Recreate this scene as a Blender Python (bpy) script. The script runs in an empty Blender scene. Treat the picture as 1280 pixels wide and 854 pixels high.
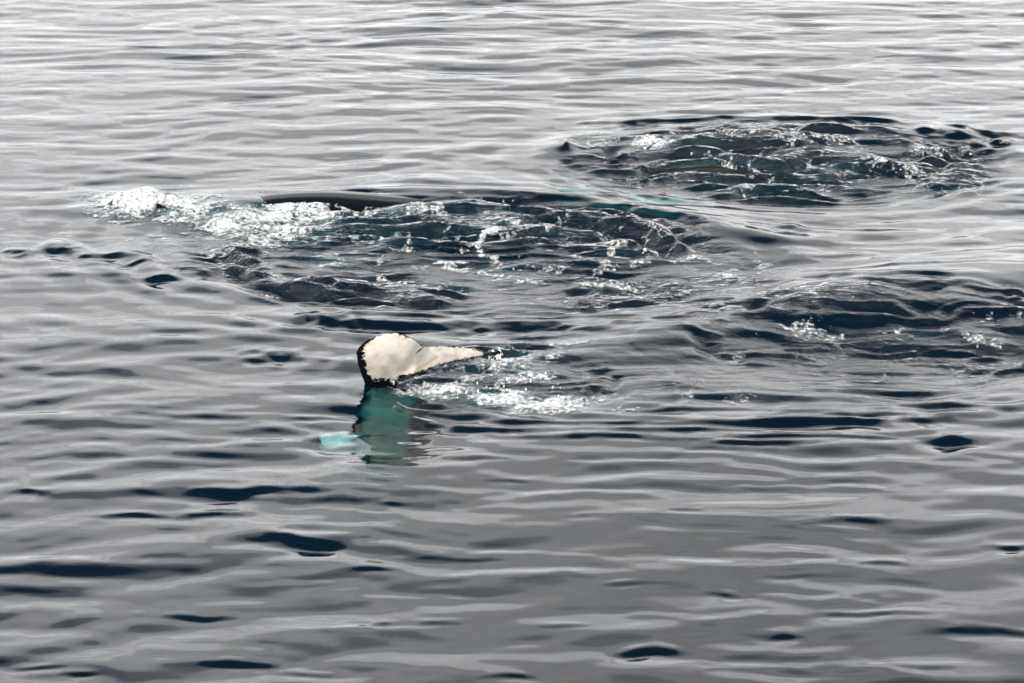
import bpy, bmesh, math
import numpy as np
from mathutils import Vector

# ------------------------------------------------------------------ camera
CAM_H = 15.4                      # deck of a whale-watching ship, metres above the sea
PITCH = math.radians(20.0)        # looking down
HFOV = math.radians(22.0)
F = 640.0 / math.tan(HFOV / 2)    # focal length in photo pixels (1280 wide)

sc = bpy.context.scene
col = sc.collection
cam_d = bpy.data.cameras.new('camera')
cam_d.sensor_fit = 'HORIZONTAL'
cam_d.angle = HFOV
cam_d.clip_start = 0.5
cam_d.clip_end = 20000
cam = bpy.data.objects.new('camera', cam_d)
cam.location = (0, 0, CAM_H)
cam.rotation_euler = (math.radians(90) - PITCH, 0, 0)
col.objects.link(cam)
sc.camera = cam

# ------------------------------------------------------------------ light
SUN_EL = math.radians(34)
SUN_AZ = math.radians(205)        # compass from +Y towards +X: behind the camera
sun_d = bpy.data.lights.new('sun', 'SUN')
sun_d.energy = 2.6
sun_d.angle = math.radians(0.53)
sun_d.color = (1.0, 0.93, 0.82)
sun = bpy.data.objects.new('sun', sun_d)
to_sun = Vector((math.sin(SUN_AZ) * math.cos(SUN_EL), math.cos(SUN_AZ) * math.cos(SUN_EL), math.sin(SUN_EL)))
sun.rotation_euler = (-to_sun).to_track_quat('-Z', 'Y').to_euler()
sun.location = to_sun * 60
col.objects.link(sun)

SKY_STRENGTH = 0.10
CLOUD_LIT = 2.5
CLOUD_GREY = 1.20
world = bpy.data.worlds.new('World')
sc.world = world
world.use_nodes = True
nt = world.node_tree
nt.nodes.clear()
N = nt.nodes.new
L = nt.links.new


def mth(tree, op, a, b=None, clamp=False):
    n = tree.nodes.new('ShaderNodeMath')
    n.operation = op
    n.use_clamp = clamp
    for i, v in enumerate((a, b)):
        if v is None:
            continue
        if isinstance(v, (int, float)):
            n.inputs[i].default_value = v
        else:
            tree.links.new(v, n.inputs[i])
    return n.outputs[0]


wout = N('ShaderNodeOutputWorld')
bg = N('ShaderNodeBackground')
bg.inputs['Strength'].default_value = SKY_STRENGTH
sky = N('ShaderNodeTexSky')
sky.sky_type = 'NISHITA'
sky.sun_disc = False
sky.sun_elevation = SUN_EL
sky.sun_rotation = SUN_AZ
sky.altitude = 0
sky.air_density = 1.0
sky.dust_density = 1.0
tc = N('ShaderNodeTexCoord')
sep = N('ShaderNodeSeparateXYZ')
L(tc.outputs['Generated'], sep.inputs[0])
zc = mth(nt, 'MAXIMUM', sep.outputs['Z'], 0.035)
comb = N('ShaderNodeCombineXYZ')
L(mth(nt, 'DIVIDE', sep.outputs['X'], zc), comb.inputs[0])
L(mth(nt, 'DIVIDE', sep.outputs['Y'], zc), comb.inputs[1])
nz = N('ShaderNodeTexNoise')
nz.inputs['Scale'].default_value = 0.75
nz.inputs['Detail'].default_value = 4
nz.inputs['Roughness'].default_value = 0.5
L(comb.outputs[0], nz.inputs['Vector'])
# broken cumulus: gaps overhead, towards the horizon the clouds' sides close up
cot = mth(nt, 'MINIMUM', mth(nt, 'DIVIDE', mth(nt, 'SQRT', mth(nt, 'SUBTRACT', 1.0, mth(nt, 'MULTIPLY', zc, zc), True)), zc), 4.0)
cov = mth(nt, 'SUBTRACT', mth(nt, 'ADD', nz.outputs['Fac'], mth(nt, 'MULTIPLY', cot, 0.20)), 0.655)
opac = mth(nt, 'MULTIPLY', cov, 5.5, True)
thick = mth(nt, 'MULTIPLY', mth(nt, 'SUBTRACT', nz.outputs['Fac'], 0.38), 4.5, True)      # thick cloud is greyer from below
cm = N('ShaderNodeMix')
cm.data_type = 'RGBA'
L(thick, cm.inputs['Factor'])
k = 1.0 / SKY_STRENGTH
cm.inputs['A'].default_value = (CLOUD_LIT * k * 0.975, CLOUD_LIT * k * 0.985, CLOUD_LIT * k, 1)
cm.inputs['B'].default_value = (CLOUD_GREY * k, CLOUD_GREY * k, CLOUD_GREY * k * 0.995, 1)
mx = N('ShaderNodeMix')
mx.data_type = 'RGBA'
L(opac, mx.inputs['Factor'])
L(sky.outputs[0], mx.inputs['A'])
L(cm.outputs['Result'], mx.inputs['B'])
L(mx.outputs['Result'], bg.inputs['Color'])
L(bg.outputs[0], wout.inputs['Surface'])

vs = sc.view_settings
vs.view_transform = 'Standard'
vs.look = 'None'
vs.gamma = 1.0
vs.exposure = 0.72
vs.use_curve_mapping = False
sc.cycles.use_denoising = True
sc.cycles.max_bounces = 8
sc.cycles.transparent_max_bounces = 12
sc.cycles.sample_clamp_indirect = 6

# ------------------------------------------------------------------ photo pixel -> place
CP, SP = math.cos(PITCH), math.sin(PITCH)


def ray(px, py):
    a = (np.asarray(px, float) - 640) / F
    b = (427 - np.asarray(py, float)) / F
    return a, CP + b * SP, -SP + b * CP      # x, y, z per unit depth along the view axis


def ground(px, py, z=0.0):
    a, dy, dz = ray(px, py)
    t = (z - CAM_H) / dz
    return a * t, dy * t


def at_depth(px, py, t):
    a, dy, dz = ray(px, py)
    return np.stack([a * t, dy * t, CAM_H + dz * t], -1)


def to_px(P):
    x, y, z = P[..., 0], P[..., 1], P[..., 2] - CAM_H
    t = y * CP - z * SP
    return 640 + F * x / t, 427 - F * (y * SP + z * CP) / t


def size_at(py):
    """metres per photo pixel across, and along the water away from the camera"""
    x, y = ground(640, py)
    x1, _ = ground(641, py)
    _, y1 = ground(640, py - 1)
    return float(x1 - x), float(y1 - y)


# ------------------------------------------------------------------ noise
rng = np.random.default_rng(11)
TAB = rng.random((256, 256))


def vnoise(x, y, seed=0):
    x = x + seed * 17.31
    y = y + seed * 41.77
    xi = np.floor(x).astype(int)
    yi = np.floor(y).astype(int)
    fx = x - xi
    fy = y - yi
    fx = fx * fx * fx * (fx * (fx * 6 - 15) + 10)
    fy = fy * fy * fy * (fy * (fy * 6 - 15) + 10)
    a = TAB[xi & 255, yi & 255]
    b = TAB[(xi + 1) & 255, yi & 255]
    c = TAB[xi & 255, (yi + 1) & 255]
    d = TAB[(xi + 1) & 255, (yi + 1) & 255]
    return (a + (b - a) * fx) * (1 - fy) + (c + (d - c) * fx) * fy


def fbm(x, y, seed=0, octaves=4, gain=0.5):
    s = 0.0
    amp = 1.0
    tot = 0.0
    for o in range(octaves):
        s = s + amp * vnoise(x * 2 ** o, y * 2 ** o, seed + o * 3)
        tot += amp
        amp *= gain
    return s / tot


def sstep(a, b, x):
    t = np.clip((x - a) / (b - a), 0, 1)
    return t * t * (3 - 2 * t)


# ------------------------------------------------------------------ the swirls the whales leave
class Swirl:
    def __init__(s, x0, x1, y0, y1, tilt=0.0):
        cx = (x0 + x1) / 2
        _, s.far = ground(cx, y0)
        _, s.near = ground(cx, y1)
        cy = (s.far + s.near) / 2
        s.c = (float(ground(cx, (y0 + y1) / 2)[0]), float(cy))
        s.rx = float(ground(x1, (y0 + y1) / 2)[0] - ground(x0, (y0 + y1) / 2)[0]) / 2
        s.ry = float(s.far - s.near) / 2
        s.t = math.radians(tilt)

    def local(s, X, Y):
        dx, dy = X - s.c[0], Y - s.c[1]
        c, n = math.cos(s.t), math.sin(s.t)
        return (dx * c + dy * n) / s.rx, (-dx * n + dy * c) / s.ry

    def field(s, X, Y):
        u, v = s.local(X, Y)
        r = np.sqrt(u * u + v * v)
        ang = np.arctan2(v, u)
        return u, v, r, ang, (r - 1) * min(s.rx, s.ry)


SW_B = Swirl(160, 985, 250, 396, tilt=-13)
SW_C = Swirl(690, 1262, 156, 252)
SW_A = Swirl(560, 1420, 372, 522, tilt=3)
SW_F = Swirl(462, 780, 430, 514)
SW_D = Swirl(850, 1400, 360, 478, tilt=4)
SWIRLS = [SW_B, SW_C, SW_A, SW_F]

# ------------------------------------------------------------------ the sea's shape
wr = np.random.default_rng(5)
WAVES = []
for i in range(150):
    lam = 0.30 * (5.5 / 0.30) ** wr.random()
    th = math.radians(96 if i % 3 else 84) + wr.normal() * (0.12 + 0.16 * wr.random())
    slope = 0.0090 * (1.0 if lam < 1.8 else (1.8 / lam) ** 1.5) * (1.0 if lam > 0.6 else (lam / 0.6) ** 0.9)
    kk = 2 * math.pi / lam
    WAVES.append((kk * math.cos(th), kk * math.sin(th), slope / kk * 1.15, wr.random() * 2 * math.pi, lam))

# dark windows in the glassy water: little wave faces turned to the ship (px, py, width, height, steepness)
FACES = [(297, 617, 135, 13, .36), (268, 642, 62, 10, .34), (168, 645, 75, 8, .3), (378, 680, 92, 15, .40),
         (45, 614, 48, 11, .3), (245, 770, 110, 9, .28), (313, 832, 98, 10, .32), (545, 778, 62, 7, .3),
         (475, 782, 28, 8, .3), (490, 634, 42, 6, .34), (795, 730, 60, 7, .28), (463, 714, 42, 6, .34),
         (905, 742, 42, 8, .3), (970, 793, 58, 13, .34), (1090, 769, 108, 10, .38), (808, 813, 60, 13, .4),
         (1165, 837, 72, 10, .34), (1265, 684, 40, 11, .36), (1075, 652, 105, 10, .3), (1245, 792, 120, 12, .32),
         (1105, 705, 55, 7, .26), (350, 448, 74, 13, .4), (312, 441, 40, 6, .3), (388, 400, 30, 12, .4),
         (425, 405, 46, 13, .42), (520, 409, 200, 11, .42), (690, 411, 170, 10, .42), (465, 382, 42, 9, .4),
         (205, 348, 52, 7, .36), (380, 360, 62, 9, .38), (300, 340, 90, 7, .36), (430, 376, 80, 7, .36), (985, 287, 50, 9, .4),
         (1205, 174, 100, 13, .46), (1080, 158, 90, 7, .36), (940, 159, 260, 5, .42), (780, 162, 60, 7, .4), (1183, 550, 46, 11, .42),
         (950, 553, 120, 7, .4), (1100, 528, 140, 9, .4), (1130, 523, 60, 7, .36), (620, 536, 150, 8, .4), (740, 546, 160, 6, .36),
         (400, 522, 70, 6, .30), (795, 252, 110, 11, .34), (735, 243, 70, 7, .24),
         (75, 313, 45, 10, .42), (25, 318, 40, 9, .36), (130, 322, 60, 6, .34), (160, 332, 60, 6, .36),
         (960, 395, 150, 8, .38), (1040, 358, 60, 7, .36), (1150, 362, 90, 7, .34), (870, 380, 120, 6, .34),
         (600, 575, 70, 6, .26), (640, 600, 40, 5, .22), (890, 560, 60, 6, .24), (740, 645, 50, 6, .2),
         (700, 782, 70, 7, .24), (40, 835, 60, 8, .3), (95, 842, 50, 8, .3), (390, 845, 70, 8, .28), (600, 700, 60, 6, .2),
         (860, 640, 60, 6, .22), (990, 720, 60, 6, .24), (640, 850, 60, 8, .28)]
# bright streaks: faces turned to the low sky (negative steepness)
FACES += [(760, 529, 220, 5, .40), (900, 539, 260, 5, .42), (1060, 518, 200, 6, .40), (1200, 507, 140, 7, .40), (930, 497, 150, 7, .40),
          (1120, 488, 130, 8, .42), (1180, 432, 180, 10, .36), (1000, 408, 160, 9, .32), (1120, 396, 200, 8, .36), (1250, 455, 120, 9, .36), (1240, 380, 120, 7, .34),
          (930, 425, 120, 9, .30), (1080, 372, 120, 6, .34), (840, 512, 180, 5, .36), (1010, 548, 200, 4, .36), (560, 396, 160, 5, .36), (760, 396, 180, 6, .38), (860, 404, 140, 6, .36)]
FACES = [(x, y, w, hh * (.82 if y > 600 and st > 0 else 1), st * (.9 if y > 600 and st > 0 else 1)) for x, y, w, hh, st in FACES]
BROAD = [(1130, 410, 330, 56, .15), (735, 306, 380, 64, .10), (420, 318, 260, 30, .08), (960, 203, 440, 48, .13), (660, 470, 200, 34, .08)]
FACES += [(425, 549, 60, 22, .20), (820, 575, 160, 8, -.16), (1040, 608, 240, 9, -.16), (950, 700, 300, 10, -.14), (360, 728, 110, 8, -.16),
          (960, 832, 260, 12, -.16), (1050, 745, 220, 12, -.14), (690, 715, 190, 12, -.14), (240, 555, 160, 8, -.14),
          (870, 768, 200, 10, -.13), (90, 700, 180, 12, -.12), (420, 785, 220, 8, -.14), (620, 690, 200, 9, -.12),
          (1180, 570, 160, 8, -.14), (700, 615, 260, 9, -.12), (180, 575, 220, 8, -.12), (560, 745, 160, 8, -.12)]

BPX_TOP = [(118, -.20), (150, .20), (185, .30), (235, .12), (285, -.06), (318, .06), (345, .17), (400, .22), (450, .18), (500, .11), (560, .0), (640, -.35),
           (760, -.8), (900, -1.5)]


def sea_height(X, Y, cell=None):
    """height of the water at world X, Y; cell = grid spacing there, to leave out waves the mesh is too coarse for"""
    X = np.asarray(X, float)
    Y = np.asarray(Y, float)
    calm = np.zeros_like(X)
    for s in SWIRLS:
        _, _, r, _, _ = s.field(X, Y)
        calm = np.maximum(calm, 1 - sstep(0.75, 1.05, r))
    patch = 0.62 + 0.76 * fbm(X / 7.0, Y / 5.0, 3, 2)
    wx = X + 1.1 * (fbm(X / 5, Y / 4, 9, 2) - .5) * 2
    wy = Y + 0.5 * (fbm(X / 4, Y / 4, 14, 2) - .5) * 2
    h = np.zeros_like(X)
    for kx, ky, a, ph, lam in WAVES:
        w = a
        if cell is not None:
            w = a * (1 - sstep(lam * 0.18, lam * 0.4, cell))
        h += w * np.sin(kx * wx + ky * wy + ph)
    h *= patch * (1 - 0.62 * calm)

    # churned water inside the swirls
    turb = turbulence(X, Y)
    fade = 1.0 if cell is None else 1 - sstep(0.08, 0.2, cell)
    act = turb > 0.004
    Xa, Ya = X[act], Y[act]
    if Xa.size:
        wu = Xa + 0.38 * (fbm(Xa / 1.5, Ya / 1.5, 21, 2) - .5) * 2
        wv = Ya + 0.38 * (fbm(Xa / 1.5, Ya / 1.5, 27, 2) - .5) * 2
        # the streaks curl round the swirl they belong to
        best = np.full(Xa.shape, 9.0)
        tu = np.zeros_like(Xa)
        tv = np.zeros_like(Xa)
        rr = np.ones_like(Xa)
        for n_, s in enumerate((SW_B, SW_C, SW_D, SW_F)):
            u, v, r, ang, d = s.field(wu, wv)
            b_ = r < best
            best = np.where(b_, r, best)
            tu = np.where(b_, np.abs(ang) * s.rx * 0.75 + 40 * n_, tu)
            tv = np.where(b_, r * s.ry + np.sign(ang) * 30, tv)
            rr = np.where(b_, r, rr)
        curl = sstep(0.45, 0.75, rr)
        ends = np.ones_like(Xa)
        for s in (SW_B,):
            u, v, r, ang, d = s.field(Xa, Ya)
            ends = np.minimum(ends, np.where(r < 1.3, 1 - 0.62 * np.cos(ang) ** 4 * sstep(.5, .85, r), 1))
        flat = fbm(wu / 2.3, wv / 0.34, 31, 3, 0.5) - 0.5
        bent = fbm(tu / 2.6, tv / 0.34, 36, 3, 0.5) - 0.5
        t1 = flat * (1 - curl) + bent * curl
        t2 = np.abs(fbm(wu / 1.7, wv / 0.32, 41, 3, 0.5) - 0.5)
        t3 = fbm(wu / 1.0, wv / 0.18, 45, 2, 0.5) - 0.5
        ta = turb[act] * ends
        h[act] += fade_at(fade, act) * ta * (0.34 * t1 - 0.08 * t2 + 0.20 * t3)

    # ripples running outward along the swirls' edges: (swirl, wavelength, height, reach, from angle, to angle)
    for s, lam, amp, reach, a0, a1 in ((SW_B, .60, .024, 2.8, -165, -6), (SW_B, .55, .016, 1.9, -205, -150),
                                       (SW_A, .52, .024, 2.2, -165, -10), (SW_C, .95, .026, 1.3, 8, 172),
                                       (SW_C, .50, .016, 1.6, 165, 255), (SW_F, .42, .016, 1.1, 150, 255),
                                       (SW_B, .95, .026, 1.5, 10, 125), (SW_D, .7, .014, 1.3, 60, 170), (SW_C, .6, .016, 1.2, -100, 20)):
        u, v, r, ang, d = s.field(X, Y)
        d = d + 0.28 * (fbm(X / 2.2, Y / 2.2, 51, 2) - .5) * 2
        deg = np.degrees(ang)
        m = np.zeros_like(X)
        for sh in (-360, 0, 360):
            m = np.maximum(m, sstep(a0 - 12, a0 + 12, deg + sh) * (1 - sstep(a1 - 12, a1 + 12, deg + sh)))
        m = m * sstep(-0.5, 0.1, d) * np.exp(-np.clip(d, 0, None) / reach * 1.6)
        m = m * (0.45 + 0.85 * vnoise(X / 2.2, Y / 0.9, 61))
        h += fade * amp * m * np.sin(2 * math.pi * d / lam)

    # low domes and lips
    u, v, r, ang, d = SW_B.field(X, Y)
    h += 0.10 * np.exp(-((d - 0.1) / 0.8) ** 2) * sstep(0.1, 0.7, v)
    u, v, r, ang, d = SW_C.field(X, Y)
    h += 0.07 * np.exp(-((d + 0.3) / 0.6) ** 2) * sstep(0.1, 0.6, v) + 0.04 * np.exp(-r * r * 2)
    # the long lip of upwelling water that runs back from the fluke
    lx = np.array([600, 760, 900, 1030, 1130, 1240, 1400])
    ly = np.array([436, 428, 412, 388, 366, 352, 345])
    gx, gy = ground(lx, ly)
    cyl = np.interp(X, gx, gy)
    on = sstep(gx[0], gx[2], X)
    q = Y - cyl
    h += on * 0.21 * np.exp(-(np.where(q > 0, q / 1.5, q / 0.9)) ** 2)

    # single wave faces
    for px, py, w, hh, st in FACES:
        x0, y0 = ground(px, py)
        mx_, my_ = size_at(py)
        sx = w * mx_ / 2.5
        sy = hh * my_ / 2.35
        near = (np.abs(X - x0) < 4 * sx) & (np.abs(Y - y0) < 5 * sy)
        if not near.any():
            continue
        dx = (X[near] - x0) / sx
        Xn, Yn = X[near], Y[near]
        s_ = (Yn - y0) / sy + 0.35 * np.sin(dx * 1.7 + px) + 1.5 * (fbm(Xn / .8, Yn / .6, px % 13, 3) - .5) * 2
        dx = dx + 0.9 * (fbm(Xn / .5, Yn / .4, px % 7, 2) - .5) * 2
        rag = 0.62 + 0.7 * fbm(Xn / .45, Yn / .30, px % 11, 2)
        h[near] += fade_at(fade, near) * rag * st * sy * s_ * np.exp(-(s_ * s_) / 2 - np.abs(dx) ** 2.2 / 2)
    # the swirls' broad slopes
    for px, py, w, hh, st in BROAD:
        x0, y0 = ground(px, py)
        mx_, my_ = size_at(py)
        dx, s_ = (X - x0) / (w * mx_ / 2.3), (Y - y0) / (hh * my_ / 1.6)
        h += fade * st * hh * my_ / 1.6 * s_ * np.exp(-(s_ * s_) / 2 - np.abs(dx) ** 3 / 2)
    # the slick below the fluke that holds its mirror image
    x0, y0 = ground(486, 566)
    mx_, my_ = size_at(566)
    dx, s_ = (X - x0) / (70 * mx_), (Y - y0) / (34 * my_)
    g_ = np.exp(-(s_ * s_) / 2 - np.abs(dx) ** 2.5 / 2)
    h += g_ * fade * (-0.125 * 34 * my_ * s_ + 0.0065 * np.sin((Y + .12 * np.sin(X * 3)) * 2 * math.pi / .42))
    # a small pointed wavelet at the far swirl's end
    x0, y0 = ground(708, 190)
    h += 0.20 * np.exp(-np.sqrt(((X - x0) / .18) ** 2 + ((Y - y0) / .35) ** 2 + 0.02))
    return h


def fade_at(f, m):
    return f if np.isscalar(f) else f[m]


def turbulence(X, Y):
    t = np.zeros_like(X)
    low = fbm(X / 2.6, Y / 2.0, 71, 3)
    jag = 0.16 * (fbm(X / 1.1, Y / 1.1, 77, 3) - .5) * 2
    for s, lo, hi, gain in ((SW_B, .30, .50, 1.05), (SW_C, .30, .50, 1.1), (SW_A, .52, .66, .4), (SW_D, .34, .52, 1.0), (SW_F, .30, .50, 1.0)):
        u, v, r, ang, d = s.field(X, Y)
        m = (1 - sstep(0.82, 1.04, r + jag)) * (0.34 + 0.66 * sstep(lo, hi, low)) * gain
        t = np.maximum(t, m)
    return t


# ------------------------------------------------------------------ materials
def new_mat(name):
    m = bpy.data.materials.new(name)
    m.use_nodes = True
    m.node_tree.nodes.clear()
    return m, m.node_tree, m.node_tree.nodes.new, m.node_tree.links.new


def sea_material():
    m, t, N, L = new_mat('sea_water')
    out = N('ShaderNodeOutputMaterial')
    tc = N('ShaderNodeTexCoord')
    att = N('ShaderNodeAttribute')
    att.attribute_name = 'churn'
    aer = N('ShaderNodeAttribute')
    aer.attribute_name = 'bubbles'
    # fine capillary ripple, stronger where the water is churned
    n1 = N('ShaderNodeTexNoise')
    mp = N('ShaderNodeMapping')
    mp.inputs['Scale'].default_value = (3.6, 7.5, 4.0)
    L(tc.outputs['Object'], mp.inputs[0])
    L(mp.outputs[0], n1.inputs['Vector'])
    n1.inputs['Scale'].default_value = 1.5
    n1.inputs['Detail'].default_value = 4
    n1.inputs['Roughness'].default_value = 0.6
    bump = N('ShaderNodeBump')
    bump.inputs['Distance'].default_value = 0.05
    L(mth(t, 'ADD', mth(t, 'MULTIPLY', att.outputs['Fac'], 1.0), 0.03), bump.inputs['Strength'])
    L(n1.outputs['Fac'], bump.inputs['Height'])
    fr = N('ShaderNodeFresnel')
    fr.inputs['IOR'].default_value = 1.39
    L(bump.outputs[0], fr.inputs['Normal'])
    gl = N('ShaderNodeBsdfGlossy')
    gl.inputs['Roughness'].default_value = 0.02
    L(bump.outputs[0], gl.inputs['Normal'])
    tr = N('ShaderNodeBsdfRefraction')
    tr.inputs['Color'].default_value = (0.92, 0.97, 0.97, 1)
    tr.inputs['IOR'].default_value = 1.33
    tr.inputs['Roughness'].default_value = 0.0
    L(bump.outputs[0], tr.inputs['Normal'])
    df = N('ShaderNodeBsdfDiffuse')           # light scattered back out of deep water
    dc = N('ShaderNodeMix')
    dc.data_type = 'RGBA'
    dc.inputs['A'].default_value = (0.0003, 0.0034, 0.0066, 1)
    dc.inputs['B'].default_value = (0.018, 0.060, 0.068, 1)
    L(aer.outputs['Fac'], dc.inputs['Factor'])
    L(dc.outputs['Result'], df.inputs['Color'])
    th = N('ShaderNodeBsdfTransparent')       # sunlight that passes the surface and reaches what swims below
    th.inputs['Color'].default_value = (0.92, 0.97, 0.97, 1)
    tm = N('ShaderNodeMixShader')
    tm.inputs[0].default_value = 0.22
    L(tr.outputs[0], tm.inputs[1])
    L(th.outputs[0], tm.inputs[2])
    ad = N('ShaderNodeAddShader')
    L(tm.outputs[0], ad.inputs[0])
    L(df.outputs[0], ad.inputs[1])
    mix = N('ShaderNodeMixShader')
    L(fr.outputs[0], mix.inputs[0])
    L(ad.outputs[0], mix.inputs[1])
    L(gl.outputs[0], mix.inputs[2])
    L(mix.outputs[0], out.inputs['Surface'])
    va = N('ShaderNodeVolumeAbsorption')
    va.inputs['Color'].default_value = (0.0, 0.80, 0.76, 1)
    va.inputs['Density'].default_value = 2.0
    L(va.outputs[0], out.inputs['Volume'])
    return m


def plain_material(name, colr, rough, spec=0.5, bump=0.0, bscale=20, var=0.15):
    m, t, N, L = new_mat(name)
    out = N('ShaderNodeOutputMaterial')
    p = N('ShaderNodeBsdfPrincipled')
    tc = N('ShaderNodeTexCoord')
    nz = N('ShaderNodeTexNoise')
    nz.inputs['Scale'].default_value = bscale
    nz.inputs['Detail'].default_value = 5
    L(tc.outputs['Object'], nz.inputs['Vector'])
    mx = N('ShaderNodeMix')
    mx.data_type = 'RGBA'
    mx.inputs['A'].default_value = (*[c * (1 - var) for c in colr], 1)
    mx.inputs['B'].default_value = (*[min(1, c * (1 + var)) for c in colr], 1)
    L(nz.outputs['Fac'], mx.inputs['Factor'])
    L(mx.outputs['Result'], p.inputs['Base Color'])
    p.inputs['Roughness'].default_value = rough
    p.inputs['Specular IOR Level'].default_value = spec
    if bump:
        b = N('ShaderNodeBump')
        b.inputs['Strength'].default_value = bump
        b.inputs['Distance'].default_value = 0.02
        L(nz.outputs['Fac'], b.inputs['Height'])
        L(b.outputs[0], p.inputs['Normal'])
    L(p.outputs[0], out.inputs['Surface'])
    return m


def foam_material():
    m, t, N, L = new_mat('sea_foam')
    out = N('ShaderNodeOutputMaterial')
    p = N('ShaderNodeBsdfPrincipled')
    p.inputs['Roughness'].default_value = 0.6
    p.inputs['Specular IOR Level'].default_value = 0.2
    tc = N('ShaderNodeTexCoord')
    nz = N('ShaderNodeTexNoise')
    nz.inputs['Scale'].default_value = 13
    nz.inputs['Detail'].default_value = 6
    nz.inputs['Roughness'].default_value = 0.7
    L(tc.outputs['Object'], nz.inputs['Vector'])
    mx = N('ShaderNodeMix')
    mx.data_type = 'RGBA'
    mx.inputs['A'].default_value = (.22, .27, .29, 1)
    mx.inputs['B'].default_value = (.72, .70, .67, 1)
    L(mth(t, 'MULTIPLY', mth(t, 'SUBTRACT', nz.outputs['Fac'], 0.32), 2.8, True), mx.inputs['Factor'])
    L(mx.outputs['Result'], p.inputs['Base Color'])
    b = N('ShaderNodeBump')
    b.inputs['Strength'].default_value = 1.0
    b.inputs['Distance'].default_value = 0.03
    L(nz.outputs['Fac'], b.inputs['Height'])
    L(b.outputs[0], p.inputs['Normal'])
    # froth is open between its bubbles, more so where it thins out
    at = N('ShaderNodeAttribute')
    at.attribute_name = 'cover'
    cov = mth(t, 'ADD', at.outputs['Fac'], mth(t, 'MULTIPLY', mth(t, 'SUBTRACT', nz.outputs['Fac'], 0.5), 2.3))
    cov = mth(t, 'MULTIPLY', cov, 1.25, True)
    tr = N('ShaderNodeBsdfTransparent')
    mix = N('ShaderNodeMixShader')
    L(cov, mix.inputs[0])
    L(tr.outputs[0], mix.inputs[1])
    L(p.outputs[0], mix.inputs[2])
    L(mix.outputs[0], out.inputs['Surface'])
    return m


def whale_material():
    m, t, N, L = new_mat('whale_skin')
    out = N('ShaderNodeOutputMaterial')
    p = N('ShaderNodeBsdfPrincipled')
    at = N('ShaderNodeAttribute')
    at.attribute_name = 'skin'
    tc = N('ShaderNodeTexCoord')
    nz = N('ShaderNodeTexNoise')
    nz.inputs['Scale'].default_value = 9
    nz.inputs['Detail'].default_value = 6
    L(tc.outputs['Object'], nz.inputs['Vector'])
    mx = N('ShaderNodeMix')
    mx.data_type = 'RGBA'
    mx.blend_type = 'MULTIPLY'
    mx.inputs['Factor'].default_value = 0.35
    L(at.outputs['Color'], mx.inputs['A'])
    L(nz.outputs['Color'], mx.inputs['B'])
    hs = N('ShaderNodeMix')
    hs.data_type = 'RGBA'
    L(nz.outputs['Fac'], hs.inputs['Factor'])
    hs.inputs['A'].default_value = (.72, .68, .62, 1)
    hs.inputs['B'].default_value = (1, 1, 1, 1)
    L(hs.outputs['Result'], mx.inputs['B'])
    L(mx.outputs['Result'], p.inputs['Base Color'])
    p.inputs['Roughness'].default_value = 0.22
    p.inputs['Specular IOR Level'].default_value = 0.05
    b = N('ShaderNodeBump')
    sp = N('ShaderNodeMapRange')              # pale skin shows its wet film more than black skin does
    sp.inputs['To Min'].default_value = 0.05
    sp.inputs['To Max'].default_value = 0.45
    L(at.outputs['Fac'], sp.inputs['Value'])
    L(sp.outputs[0], p.inputs['Specular IOR Level'])
    b.inputs['Strength'].default_value = 0.45
    b.inputs['Distance'].default_value = 0.01
    L(nz.outputs['Fac'], b.inputs['Height'])
    L(b.outputs[0], p.inputs['Normal'])
    L(p.outputs[0], out.inputs['Surface'])
    return m


M_SEA = sea_material()
M_BED = plain_material('deep_seabed', (0.02, 0.04, 0.06), 0.9, bscale=0.2)
M_FOAM = foam_material()
M_DROP = plain_material('spray_drop', (0.6, 0.6, 0.58), 0.1, 0.8)
M_WHALE = whale_material()


# ------------------------------------------------------------------ mesh helpers
def mesh_from(name, V, faces):
    me = bpy.data.meshes.new(name)
    V = np.asarray(V, np.float32)
    faces = np.asarray(faces, np.int32)
    k = faces.shape[1]
    me.vertices.add(len(V))
    me.vertices.foreach_set('co', V.ravel())
    me.loops.add(faces.size)
    me.loops.foreach_set('vertex_index', faces.ravel())
    me.polygons.add(len(faces))
    me.polygons.foreach_set('loop_start', np.arange(0, faces.size, k, dtype=np.int32))
    me.polygons.foreach_set('loop_total', np.full(len(faces), k, np.int32))
    me.polygons.foreach_set('use_smooth', np.ones(len(faces), bool))
    me.update(calc_edges=True)
    me.validate()
    return me


def add_obj(name, me, mat, label=None, cat=None, kind=None, group=None):
    o = bpy.data.objects.new(name, me)
    me.materials.append(mat)
    col.objects.link(o)
    if label:
        o['label'] = label
    if cat:
        o['category'] = cat
    if kind:
        o['kind'] = kind
    if group:
        o['group'] = group
    return o


def grid_faces(nx, ny):
    i = np.arange(nx * ny).reshape(ny, nx)
    return np.stack([i[:-1, :-1], i[:-1, 1:], i[1:, 1:], i[1:, :-1]], -1).reshape(-1, 4)


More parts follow.
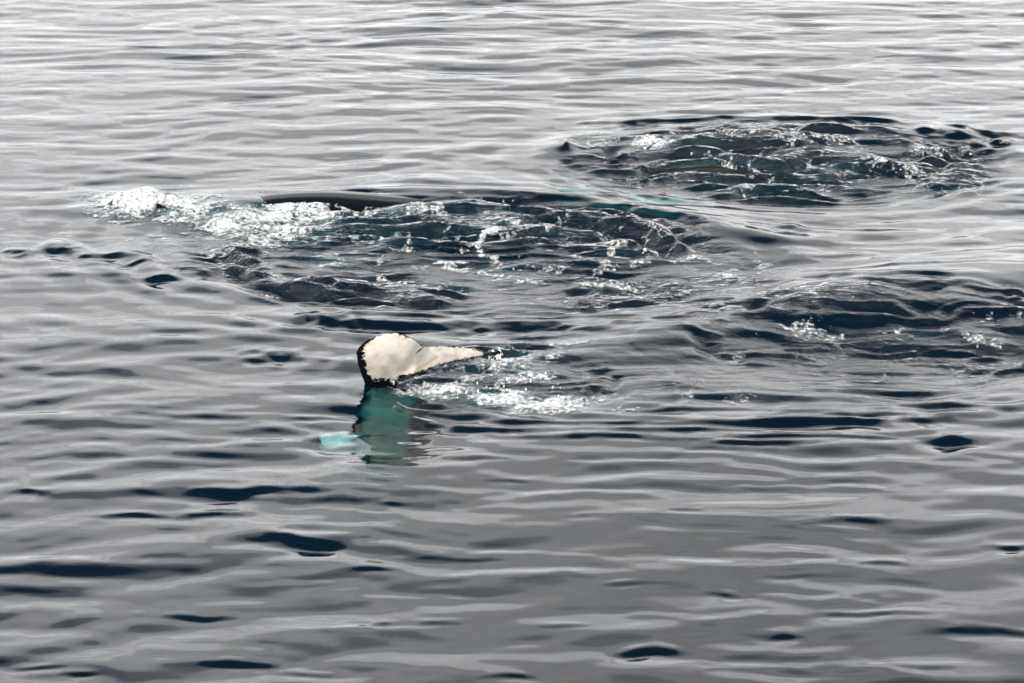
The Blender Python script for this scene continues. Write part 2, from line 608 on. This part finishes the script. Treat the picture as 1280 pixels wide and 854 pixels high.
# ------------------------------------------------------------------ foam map (photo pixels laid on the water)
FOAM = [  # px, py, half width, half height, density
    (165, 256, 50, 16, 1.6), (225, 264, 55, 18, 1.1), (200, 300, 40, 12, .7), (290, 280, 60, 20, 1.0), (370, 268, 70, 14, 1.1), (395, 258, 50, 6, 1.1), (340, 292, 80, 16, .85),
    (250, 312, 60, 10, .45), (420, 325, 45, 13, .55), (470, 300, 60, 20, .42), (540, 262, 90, 10, .34), (640, 288, 90, 8, .44),
    (640, 330, 140, 14, .34), (800, 320, 120, 16, .36), (890, 335, 80, 14, .36), (720, 300, 120, 10, .3),
    (570, 455, 60, 12, .55), (640, 455, 45, 14, .9), (560, 487, 55, 10, 1.0), (510, 486, 30, 6, .9), (640, 470, 60, 10, .7), (730, 500, 60, 10, .6), (620, 495, 50, 9, 1.0), (680, 503, 46, 10, 1.25), (780, 512, 50, 6, .42),
    (520, 482, 30, 6, .7), (600, 470, 50, 8, .5), (700, 470, 60, 16, .34), (690, 430, 70, 6, .4),
    (850, 498, 80, 8, .34), (1000, 415, 30, 8, .38), (1050, 423, 25, 6, .40), (1230, 422, 35, 8, .46), (1250, 405, 40, 8, .4), (1150, 415, 70, 9, .32),
    (815, 187, 34, 7, .85), (760, 186, 50, 10, .42), (880, 182, 50, 6, .42), (930, 233, 22, 5, .7), (1050, 208, 90, 6, .36), (1130, 190, 90, 6, .3),
    (900, 205, 80, 10, .32), (1010, 180, 60, 6, .34), (1190, 235, 60, 6, .32),
]
ARCS = [  # thin lines of froth: list of pixels, half width in px, density
    ([(602, 318), (598, 306), (604, 297), (625, 291), (660, 290), (690, 293)], 4, .75),
    ([(545, 322), (575, 330), (610, 336), (650, 343), (675, 347)], 4, .65),
    ([(430, 270), (520, 268), (590, 278), (640, 284), (700, 288)], 4, .6),
    ([(620, 436), (660, 430), (720, 434), (770, 428), (840, 420)], 4, .5),
    ([(500, 484), (560, 488), (620, 494), (680, 502), (725, 505)], 6, .85),
    ([(625, 446), (650, 455), (670, 462), (655, 470)], 6, .7),
    ([(720, 350), (800, 352), (880, 348), (960, 330), (1000, 318)], 4, .5),
    ([(430, 330), (470, 340), (520, 350), (600, 356)], 4, .55),
    ([(380, 480), (420, 487), (470, 484)], 3, .4),
]


def foam_density(PX, PY):
    d = np.zeros_like(PX)
    for x, y, rx, ry, g in FOAM:
        q = ((PX - x) / rx) ** 2 + ((PY - y) / ry) ** 2
        d = np.maximum(d, g * np.exp(-q * 0.75))
    for pts, w, g in ARCS:
        p = np.array(pts, float)
        for a, b in zip(p[:-1], p[1:]):
            ab = b - a
            t = np.clip(((PX - a[0]) * ab[0] + (PY - a[1]) * ab[1]) / (ab @ ab), 0, 1)
            q = np.hypot((PX - a[0] - t * ab[0]) * 0.6, PY - a[1] - t * ab[1]) / w
            d = np.maximum(d, g * np.exp(-q * q))
    return d


# ------------------------------------------------------------------ sea
def axis(lo, hi, steps, far_lo, far_hi, g=1.16):
    core = [lo]
    while core[-1] < hi:
        core.append(core[-1] + steps(core[-1]))
    up, s, v = [], steps(core[-1]), core[-1]
    while v < far_hi:
        s *= g
        v += s
        up.append(v)
    dn, s, v = [], steps(lo), lo
    while v > far_lo:
        s *= g
        v -= s
        dn.append(v)
    return np.array(dn[::-1] + core + up)


gxs = axis(-14.5, 14.5, lambda v: 0.042, -6000, 6000)
gys = axis(28.5, 70.0, lambda v: 0.040 + 0.022 * (v - 28.5) / 41.5, -6000, 9000)
cx_ = np.gradient(gxs)
cy_ = np.gradient(gys)
GX, GY = np.meshgrid(gxs, gys)
CELL = np.maximum(cx_[None, :], cy_[:, None])
GZ = sea_height(GX, GY, CELL)
nx, ny = len(gxs), len(gys)
me = mesh_from('sea', np.stack([GX, GY, GZ], -1).reshape(-1, 3), grid_faces(nx, ny))
churn = turbulence(GX, GY)
far = (GX ** 2 + (GY - 50) ** 2) > 60 ** 2
churn[far] = 0.0
PX, PY = to_px(np.stack([GX, np.maximum(GY, 5), np.zeros_like(GX)], -1))
bub = np.where(far, 0, np.clip(foam_density(PX, PY) * 1.1 - 0.22, 0, 1)) * (0.4 + 0.9 * fbm(GX / .7, GY / .7, 91, 3))
for nm, arr in (('churn', churn), ('bubbles', np.clip(bub, 0, 1))):
    a = me.attributes.new(nm, 'FLOAT', 'POINT')
    a.data.foreach_set('value', arr.astype(np.float32).ravel())
sea = add_obj('sea', me, M_SEA, 'grey glassy rippled sea filling the whole view', 'sea', 'structure')

bed = mesh_from('seabed', [(-6500, -6500, -24), (6500, -6500, -24), (6500, 9500, -24), (-6500, 9500, -24)], [(0, 1, 2, 3)])
add_obj('seabed', bed, M_BED, 'dark sea floor under the deep water', 'seabed', 'structure')


# ------------------------------------------------------------------ whales
def loft(bm, pts, wid, hei, side=None, n=28, sub=8, power=2.0):
    """closed tube through pts with half widths wid (along side) and half heights hei"""
    pts = np.array(pts, float)
    m = len(pts)
    tt = np.linspace(0, m - 1, (m - 1) * sub + 1)

    def sm(a):
        a = np.asarray(a, float)
        i = np.clip(tt.astype(int), 0, m - 2)
        f = tt - i
        p0 = a[np.clip(i - 1, 0, m - 1)]
        p1, p2 = a[i], a[i + 1]
        p3 = a[np.clip(i + 2, 0, m - 1)]
        if a.ndim > 1:
            f = f[:, None]
        return 0.5 * (2 * p1 + (p2 - p0) * f + (2 * p0 - 5 * p1 + 4 * p2 - p3) * f ** 2 + (3 * p1 - p0 - 3 * p2 + p3) * f ** 3)

    P, W, Hh = sm(pts), np.maximum(sm(wid), .01), np.maximum(sm(hei), .01)
    T = np.gradient(P, axis=0)
    T /= np.linalg.norm(T, axis=1, keepdims=True)
    S0 = np.array([0, 1, 0.0]) if side is None else np.array(side, float)
    rings = []
    for p, w, h, t in zip(P, W, Hh, T):
        s = S0 - t * (S0 @ t)
        s /= np.linalg.norm(s)
        u = np.cross(t, s)
        if u[2] < 0:
            u = -u
        ring = []
        for k_ in range(n):
            a = 2 * math.pi * k_ / n
            ring.append(bm.verts.new(p + s * w * math.cos(a) + u * h * math.sin(a)))
        rings.append(ring)
    for r0, r1 in zip(rings[:-1], rings[1:]):
        for k_ in range(n):
            bm.faces.new((r0[k_], r0[(k_ + 1) % n], r1[(k_ + 1) % n], r1[k_]))
    bm.faces.new(rings[0][::-1])
    bm.faces.new(rings[-1])


def remeshed(bm, voxel, smooth=2):
    """one continuous skin over the lofted pieces"""
    bmesh.ops.recalc_face_normals(bm, faces=bm.faces)
    tmp = bpy.data.meshes.new('tmp')
    bm.to_mesh(tmp)
    bm.free()
    o = bpy.data.objects.new('tmp', tmp)
    col.objects.link(o)
    r = o.modifiers.new('r', 'REMESH')
    r.mode = 'VOXEL'
    r.voxel_size = voxel
    r.use_smooth_shade = True
    s = o.modifiers.new('s', 'SMOOTH')
    s.iterations = smooth
    s.factor = 0.5
    dg = bpy.context.evaluated_depsgraph_get()
    me = bpy.data.meshes.new_from_object(o.evaluated_get(dg))
    bpy.data.objects.remove(o)
    bpy.data.meshes.remove(tmp)
    return me


def verts_of(me):
    V = np.empty(len(me.vertices) * 3, np.float32)
    me.vertices.foreach_get('co', V)
    Nn = np.empty(len(me.vertices) * 3, np.float32)
    me.vertices.foreach_get('normal', Nn)
    return V.reshape(-1, 3).astype(float), Nn.reshape(-1, 3).astype(float)


def paint(me, C):
    a = me.color_attributes.new('skin', 'FLOAT_COLOR', 'POINT')
    a.data.foreach_set('color', np.concatenate([C, np.ones((len(C), 1))], 1).astype(np.float32).ravel())


BLACK = np.array([0.0035, 0.0045, 0.0065])
WHITE = np.array([0.47, 0.435, 0.385])
FINWHITE = np.array([0.62, 0.64, 0.60])

# --- the lobtailing whale: belly up under the surface, fluke out of the water
OUT = [(215, 500), (203, 446), (182, 390), (160, 330), (148, 262), (155, 215), (180, 178), (225, 148), (300, 118), (380, 99), (440, 98), (500, 110), (555, 130),
       (605, 162), (640, 194), (720, 192), (820, 187), (910, 189), (1000, 200), (1050, 222), (1095, 236), (1150, 226), (1190, 222), (1206, 240), (1180, 254),
       (1100, 264), (1000, 278), (900, 297), (800, 322), (720, 342), (650, 372), (590, 392), (520, 408), (470, 414), (462, 446), (440, 500), (300, 505)]
OUT = np.array([(420 + x / 5.818, 400 + y / 5.818) for x, y in OUT])
JAG = np.random.default_rng(3)


def poly_sd(px, py, poly):
    """signed distance in pixels to the outline, positive inside"""
    d = np.full(px.shape, 1e9)
    ins = np.zeros(px.shape, bool)
    for a, b in zip(poly, np.roll(poly, -1, 0)):
        ab = b - a
        t = np.clip(((px - a[0]) * ab[0] + (py - a[1]) * ab[1]) / (ab @ ab + 1e-9), 0, 1)
        d = np.minimum(d, np.hypot(px - a[0] - t * ab[0], py - a[1] - t * ab[1]))
        c = (a[1] > py) != (b[1] > py)
        with np.errstate(divide='ignore', invalid='ignore'):
            xin = (b[0] - a[0]) * (py - a[1]) / (b[1] - a[1]) + a[0]
        ins ^= c & (px < xin)
    return np.where(ins, d, -d)


BASE = np.array([*ground(478, 481), 0.0])
BASE_T = BASE[1] * CP - (BASE[2] - CAM_H) * SP      # depth along the view axis of the fluke's base
MPP = BASE_T / F


def fluke_depth(px, py):
    """how far each point of the fluke stands from the ship: the near lobe leans over towards it, the other recedes"""
    up = (481 - py) * MPP
    left = -1.10 * np.clip(up, -0.2, 2) + 0.17 * ((px - 487) / 40) ** 2 - 0.10 * np.sin(np.clip((481 - py) / 62, 0, 1) * math.pi)
    rt = np.clip((px - 520) / 105, 0, 1.1)
    right = 1.25 * rt ** 0.9 - 0.28 * (1 - rt)
    w = sstep(512, 538, px + (py - 437) * 0.6)
    return BASE_T + left * (1 - w) + right * w


def build_fluke(bm):
    step = 0.9
    xs = np.arange(440, 632, step)
    ys = np.arange(412, 492, step)
    gx, gy = np.meshgrid(xs, ys)
    jag = 1.3 * (fbm(gx / 3.2, gy / 3.2, 5, 2) - .5) * 2
    sd = poly_sd(gx, gy, OUT) + jag
    ins = sd > -0.2
    th = 0.035 + 0.085 * np.sqrt(np.clip(sd / 26, 0, 1))
    ok = ins[:-1, :-1] & ins[1:, :-1] & ins[:-1, 1:] & ins[1:, 1:]
    dep = fluke_depth(gx, gy)
    fr = at_depth(gx, gy, dep - th)
    bk = at_depth(gx, gy, dep + th)
    vf, vb = {}, {}

    def v(d, arr, j, i):
        if (j, i) not in d:
            d[(j, i)] = bm.verts.new(arr[j, i])
        return d[(j, i)]

    H, W = ok.shape
    for j in range(H):
        for i in range(W):
            if not ok[j, i]:
                continue
            q = [(j, i), (j, i + 1), (j + 1, i + 1), (j + 1, i)]
            bm.faces.new([v(vf, fr, *c) for c in q])
            bm.faces.new([v(vb, bk, *c) for c in q[::-1]])
            for (a, b, nj, ni) in ((q[0], q[1], j - 1, i), (q[1], q[2], j, i + 1), (q[2], q[3], j + 1, i), (q[3], q[0], j, i - 1)):
                if nj < 0 or ni < 0 or nj >= H or ni >= W or not ok[nj, ni]:
                    bm.faces.new([v(vf, fr, *b), v(vf, fr, *a), v(vb, bk, *a), v(vb, bk, *b)])


def P3(px, py, z):
    """the place at height z seen at a photo pixel, the ray bent where it enters the water"""
    if z >= 0:
        x, y = ground(px, py, z)
        return (float(x), float(y), z)
    x, y = ground(px, py)
    g = math.hypot(x, y)
    c = (g / math.hypot(g, CAM_H)) / 1.33          # cosine of the bent ray below the surface
    run = -z * c / math.sqrt(1 - c * c)
    return (float(x + x / g * run), float(y + y / g * run), z)


bm = bmesh.new()
build_fluke(bm)
b0 = BASE
stock = [(b0[0] + .14, b0[1] + .02, -.06), P3(488, 500, -.55), P3(487, 530, -.75), P3(486, 565, -1.0), P3(484, 600, -1.6),
         (b0[0] - .9, b0[1] - 4.0, -2.8), (b0[0] - 2.0, b0[1] - 6.0, -3.4), (b0[0] - 3.1, b0[1] - 7.8, -3.8), (b0[0] - 4.0, b0[1] - 9.2, -4.0), (b0[0] - 4.5, b0[1] - 10.4, -4.1),
         (b0[0] - 4.8, b0[1] - 11.2, -4.1)]
loft(bm, stock, [.22, .54, .60, .62, .70, 1.0, 1.32, 1.3, 1.1, .7, .25], [.10, .14, .22, .30, .50, 1.0, 1.2, 1.15, .9, .5, .2], side=(1, 0, 0))
# pectoral flippers, pale, one of them reaching up near the surface
tip = P3(400, 550, -.22)
loft(bm, [tip, P3(418, 548, -.25), P3(440, 548, -.42), P3(455, 566, -1.9), (b0[0] - 1.9, b0[1] - 5.6, -2.8)], [.10, .24, .26, .30, .42], [.05, .08, .10, .12, .16], side=(0, 1, .2))
tip2 = P3(318, 591, -1.6)
loft(bm, [tip2, P3(345, 588, -1.7), P3(385, 584, -2.0), P3(395, 590, -2.6)], [.12, .26, .34, .42], [.05, .08, .10, .16], side=(0, 1, .2))
me = remeshed(bm, 0.022, 1)
V, NN = verts_of(me)
C = np.tile(BLACK, (len(V), 1))
px, py = to_px(V)
sd = poly_sd(px, py, OUT)
# thickness of the black rim, in pixels: broad along the leading edge, thin on the trailing edges
lead = sstep(478, 446, px) * sstep(430, 445, py)
foot = sstep(505, 480, px) * sstep(467, 474, py)
rim = 1.6 + 8.5 * lead + 3.0 * sstep(470, 452, px) + 11.5 * foot
tipr = sstep(600, 612, px) * 5
bare = ((px > 470) & (px < 498) & (py < 428)) * 1.6 + ((px > 535) & (px < 560) & (py < 440)) * 1.2
ragg = (fbm(px / 2.6, py / 2.0, 15, 3, .6) - .5) * 2
wedge = sd - (rim + tipr - bare) - ragg * (2.6 + 7.0 * lead + 6.0 * foot)
crease = np.hypot(px - np.clip(px, 521, 530), (py - (441 - (px - 521) * 0.85))) - 1.1
isf = (V[:, 2] > -0.06) & (sd > -6) & (np.hypot(V[:, 0] - BASE[0], V[:, 1] - BASE[1]) < 3.5)
view = V - np.array([0, 0, CAM_H])
view /= np.linalg.norm(view, axis=1, keepdims=True)
front = (NN * view).sum(1) < -0.05
wmask = np.where(isf & front, sstep(-.4, .7, wedge) * (1 - 0.9 * (crease < 0) * ((px < 531) & (px > 519))), 0)
tint = 0.58 + 0.62 * fbm(px / 11, py / 8, 33, 3) + 0.16 * fbm((px + py) / 2.0, (py - px) / 14, 35, 3)
rust = np.clip(1 - np.abs(py - (466 - (px - 515) * .62)) / 3.2, 0, 1) * sstep(505, 520, px) * (1 - sstep(545, 560, px)) * 0.7
CW = WHITE[None] * tint[:, None] * (1 - rust[:, None] * np.array([.25, .5, .78]))
C = C * (1 - wmask[:, None]) + CW * wmask[:, None]
under = (V[:, 2] < -0.12)
flip = under & (np.hypot(V[:, 0] - tip[0], V[:, 1] - tip[1]) < .95) & (V[:, 2] > -.85) & (V[:, 0] < b0[0] - 0.2)
C[flip] = FINWHITE * 1.4
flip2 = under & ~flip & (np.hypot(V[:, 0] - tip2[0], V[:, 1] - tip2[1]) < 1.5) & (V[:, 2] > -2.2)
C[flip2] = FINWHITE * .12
wob = 0.10 * (fbm(V[:, 1] * 2.2, V[:, 2] * 2.2, 5, 3) - .5) * 2
belly = (under & ~flip & ~flip2) * sstep(0.0, .3, NN[:, 2]) * sstep(-1.5, -.9, V[:, 2] + wob) * sstep(-.36, -.20, V[:, 0] - b0[0] + wob) * (1 - sstep(.42, .60, V[:, 0] - b0[0] + wob))
C = C * (1 - belly[:, None]) + FINWHITE * 0.36 * belly[:, None]
paint(me, C)
add_obj('humpback_whale', me, M_WHALE, 'submerged whale lifting its white black-rimmed tail fluke clear of the sea', 'whale')

# --- the whale whose wet black back shows behind the froth
xs_px = np.array([p for p, _ in BPX_TOP], float)
top = np.array([z for _, z in BPX_TOP])
bx, by = ground(xs_px, np.where(xs_px < 300, 262 - (xs_px - 118) * 0.03, 256.5))
by = by + 0.15
dist = bx - bx[0]
rad_w = np.interp(dist, [0, .5, 1.2, 2.5, 4, 6, 8.5, 10.5, 12.5], [.14, .36, .55, .80, 1.0, 1.15, .8, .5, .3])
rad_h = rad_w * np.interp(dist, [0, 1.2, 3, 8, 12], [.8, .75, .85, 1, 1.2])
zc_ = top - rad_h
bm = bmesh.new()
loft(bm, np.stack([bx, by, zc_], 1), rad_w, rad_h)
# dorsal hump and flippers
i = 8
loft(bm, [(bx[10] - .35, by[10], top[10] - .25), (bx[10] + .1, by[10], top[10] - .05), (bx[10] + .5, by[10], top[10] - .2)], [.05, .09, .04], [.10, .2, .08])
loft(bm, [(bx[5], by[5] - .6, -.9), (bx[5] + .7, by[5] - 1.7, -1.1), (bx[5] + 1.6, by[5] - 2.7, -1.3), (bx[5] + 2.4, by[5] - 3.3, -1.5)], [.3, .42, .36, .12], [.14, .11, .08, .04], side=(1, .3, 0))
loft(bm, [(bx[5], by[5] + .6, -.9), (bx[5] + .7, by[5] + 1.7, -1.1), (bx[5] + 1.6, by[5] + 2.7, -1.3), (bx[5] + 2.4, by[5] + 3.3, -1.5)], [.3, .42, .36, .12], [.14, .11, .08, .04], side=(1, .3, 0))
fx, fy, fz = bx[-1], by[-1], zc_[-1]
for s in (-1, 1):
    loft(bm, [(fx - .1, fy, fz), (fx + .5, fy + s * .7, fz - .05), (fx + .9, fy + s * 1.5, fz - .1), (fx + 1.25, fy + s * 2.1, fz - .1)], [.4, .5, .34, .06], [.12, .08, .06, .03], side=(1, 0, 0))
me = remeshed(bm, 0.04, 2)
V, NN = verts_of(me)
C = np.tile(BLACK, (len(V), 1))
fl = (np.abs(V[:, 1] - by[5]) > 1.25) & (V[:, 0] < bx[8] + 1) & (NN[:, 2] < 0)
C[fl] = FINWHITE
paint(me, C)
add_obj('humpback_whale', me, M_WHALE, 'whale with wet black back breaking the surface behind white froth', 'whale')
B_SPINE = (bx, by, zc_, rad_w, rad_h)

# --- the whale just under the far swirl, one pale flipper reaching out
cxp = np.array([712, 760, 830, 900, 980, 1060, 1150, 1240], float)
ctop = np.array([-.55, -.16, -.02, .0, -.06, -.25, -.6, -1.0])
cx, cy = ground(cxp, np.full(8, 207.0))
dist = cx - cx[0]
rw = np.interp(dist, [0, .6, 1.6, 3, 5, 7.5, 9.5, 11], [.18, .45, .75, 1.0, 1.1, .75, .45, .28])
rh = rw * .85
bm = bmesh.new()
loft(bm, np.stack([cx, cy, ctop - rh], 1), rw, rh)
ft = P3(695, 238, -.34)
fm = P3(765, 245, -.38)
fe = P3(840, 253, -.50)
loft(bm, [ft, fm, fe, (fe[0] + .6, fe[1] + 1.6, -1.5), (fe[0] + .5, cy[2] - .5, -1.4)], [.06, .15, .22, .34, .35], [.04, .07, .09, .12, .16], side=(.2, 1, 0))
fx, fy, fz = cx[-1], cy[-1], (ctop - rh)[-1]
for s in (-1, 1):
    loft(bm, [(fx - .1, fy, fz), (fx + .5, fy + s * .7, fz - .05), (fx + .9, fy + s * 1.5, fz - .1), (fx + 1.25, fy + s * 2.1, fz - .1)], [.4, .5, .34, .06], [.12, .08, .06, .03], side=(1, 0, 0))
me = remeshed(bm, 0.04, 2)
V, NN = verts_of(me)
C = np.tile(BLACK * 1.5 + np.array([.007, .004, .0]), (len(V), 1))
C[(V[:, 1] < cy[2] - 1.15) & (V[:, 0] < cx[4]) & (V[:, 2] > -.9)] = FINWHITE * 1.15
paint(me, C)
add_obj('humpback_whale', me, M_WHALE, 'whale awash in the far churned swirl, pale flipper showing turquoise underwater', 'whale')


def whale_top(X, Y):
    bx, by, zc, rw, rh = B_SPINE
    c = np.interp(X, bx, by)
    w = np.interp(X, bx, rw)
    h = np.interp(X, bx, rh)
    z = np.interp(X, bx, zc)
    q = 1 - ((Y - c) / w) ** 2
    t = np.where(q > 0, z + h * np.sqrt(np.clip(q, 0, 1)), -9)
    return np.where((X > bx[0]) & (X < bx[-1]), t, -9)


def bare_back(X, Y, px):
    """the wet crown of the black back carries no froth"""
    bx, by, zc, rw, rh = B_SPINE
    c = np.interp(X, bx, by)
    w = np.interp(X, bx, rw)
    return (px > 305) & (whale_top(X, Y) > -0.02) & (Y > c - 0.42 * w)


# ------------------------------------------------------------------ foam, as thin lumpy froth lying on the water
def foam_patch(name, x0, x1, y0, y1, label, lift=0.012, seed=0, gain=1.0):
    ax, _ = ground(x0, y1)
    bx_, _ = ground(x1, y1)
    ax2, ya = ground(x0, y0)
    bx2, _ = ground(x1, y0)
    _, yb = ground(640, y1)
    xs = np.arange(min(ax, ax2), max(bx_, bx2), 0.018)
    ys = np.arange(float(yb), float(ya), 0.030)
    X, Y = np.meshgrid(xs, ys)
    px, py = to_px(np.stack([X, Y, np.zeros_like(X)], -1))
    d = foam_density(px, py) * gain
    edge = np.minimum.reduce([px - x0, x1 - px, py - y0, y1 - py])
    d = d * sstep(0, 5, edge)
    wu = X + .3 * (fbm(X / .6, Y / .6, seed + 2, 2) - .5) * 2
    wv = Y + .3 * (fbm(X / .6, Y / .6, seed + 6, 2) - .5) * 2
    ridg = 1 - np.abs(fbm(wu / .70, wv / .36, seed + 8, 4, .6) - .5) * 4.2     # lacy strands
    lump = fbm(wu / .36, wv / .28, seed + 20, 5, .68)
    fld = d * 1.0 + 0.95 * (lump - .5) * 2 + 0.34 * ridg - 0.62
    keep = (fld > 0) & ~bare_back(X, Y, px)
    ok = keep[:-1, :-1] & keep[1:, :-1] & keep[:-1, 1:] & keep[1:, 1:]
    if not ok.any():
        return
    j0, i0 = np.nonzero(ok)
    nx = len(xs)
    idx = np.stack([j0 * nx + i0, j0 * nx + i0 + 1, (j0 + 1) * nx + i0 + 1, (j0 + 1) * nx + i0], -1)
    used, inv = np.unique(idx, return_inverse=True)
    Xu, Yu = X.ravel()[used], Y.ravel()[used]
    zs = np.maximum(sea_height(Xu, Yu), whale_top(Xu, Yu))
    f = fld.ravel()[used]
    den = d.ravel()[used]
    z = zs + lift * 0.4 + np.clip(f, 0, 1) * (0.01 + 0.07 * np.clip(den - .5, 0, 1)) + 0.03 * np.clip(den, 0, 1) * (fbm(Xu / .12, Yu / .14, seed + 40, 3, .6) - .35)
    z = np.maximum(z, zs + 0.006)
    me = mesh_from(name, np.stack([Xu, Yu, z], -1), inv.reshape(-1, 4))
    a = me.attributes.new('cover', 'FLOAT', 'POINT')
    a.data.foreach_set('value', np.clip(f * (0.9 + 0.7 * np.clip(den - .6, 0, 1)), 0, 0.62 + 0.35 * np.clip(den - .6, 0, 1)).astype(np.float32))
    add_obj(name, me, M_FOAM, label, 'foam', 'stuff')


foam_patch('foam', 95, 452, 236, 335, 'thick white froth breaking over the head of the black-backed whale', seed=1)
foam_patch('foam', 452, 1010, 250, 372, 'thin curling strands of froth in the wide middle swirl', seed=2, gain=1.05)
foam_patch('foam', 480, 870, 424, 522, 'white wash trailing from the raised tail fluke', seed=3)
foam_patch('foam', 900, 1280, 385, 520, 'scattered white bubbles on the smooth upwelling beyond the fluke wash', seed=4, gain=1.35)
foam_patch('foam', 690, 1270, 165, 250, 'flecks of froth in the farthest dark swirl', seed=5, gain=1.35)

# ------------------------------------------------------------------ drops falling from the fluke's tip and off the froth
bm = bmesh.new()
dr = np.random.default_rng(21)
tipP = at_depth(np.array(622.), np.array(441.), fluke_depth(np.array(622.), np.array(441.)))
for k_ in range(90):
    fall = dr.random()
    p = tipP + np.array([-.25 * dr.random() + .10, .15 * dr.normal(), -.02 - .18 * fall])
    if k_ > 55:
        q = P3(560 + 150 * dr.random(), 470 + 35 * dr.random(), 0)
        p = np.array([q[0], q[1], .05 + .12 * dr.random()])
    p[2] = max(p[2], 0.03)
    g = bmesh.ops.create_icosphere(bm, subdivisions=1, radius=.006 + .012 * dr.random())
    st = 1 + 1.6 * dr.random()
    for v in g['verts']:
        v.co = Vector((v.co.x, v.co.y, v.co.z * st)) + Vector(p)
me = bpy.data.meshes.new('spray')
bm.to_mesh(me)
bm.free()
add_obj('spray', me, M_DROP, 'small drops of water falling from the tip of the fluke', 'spray', 'stuff')
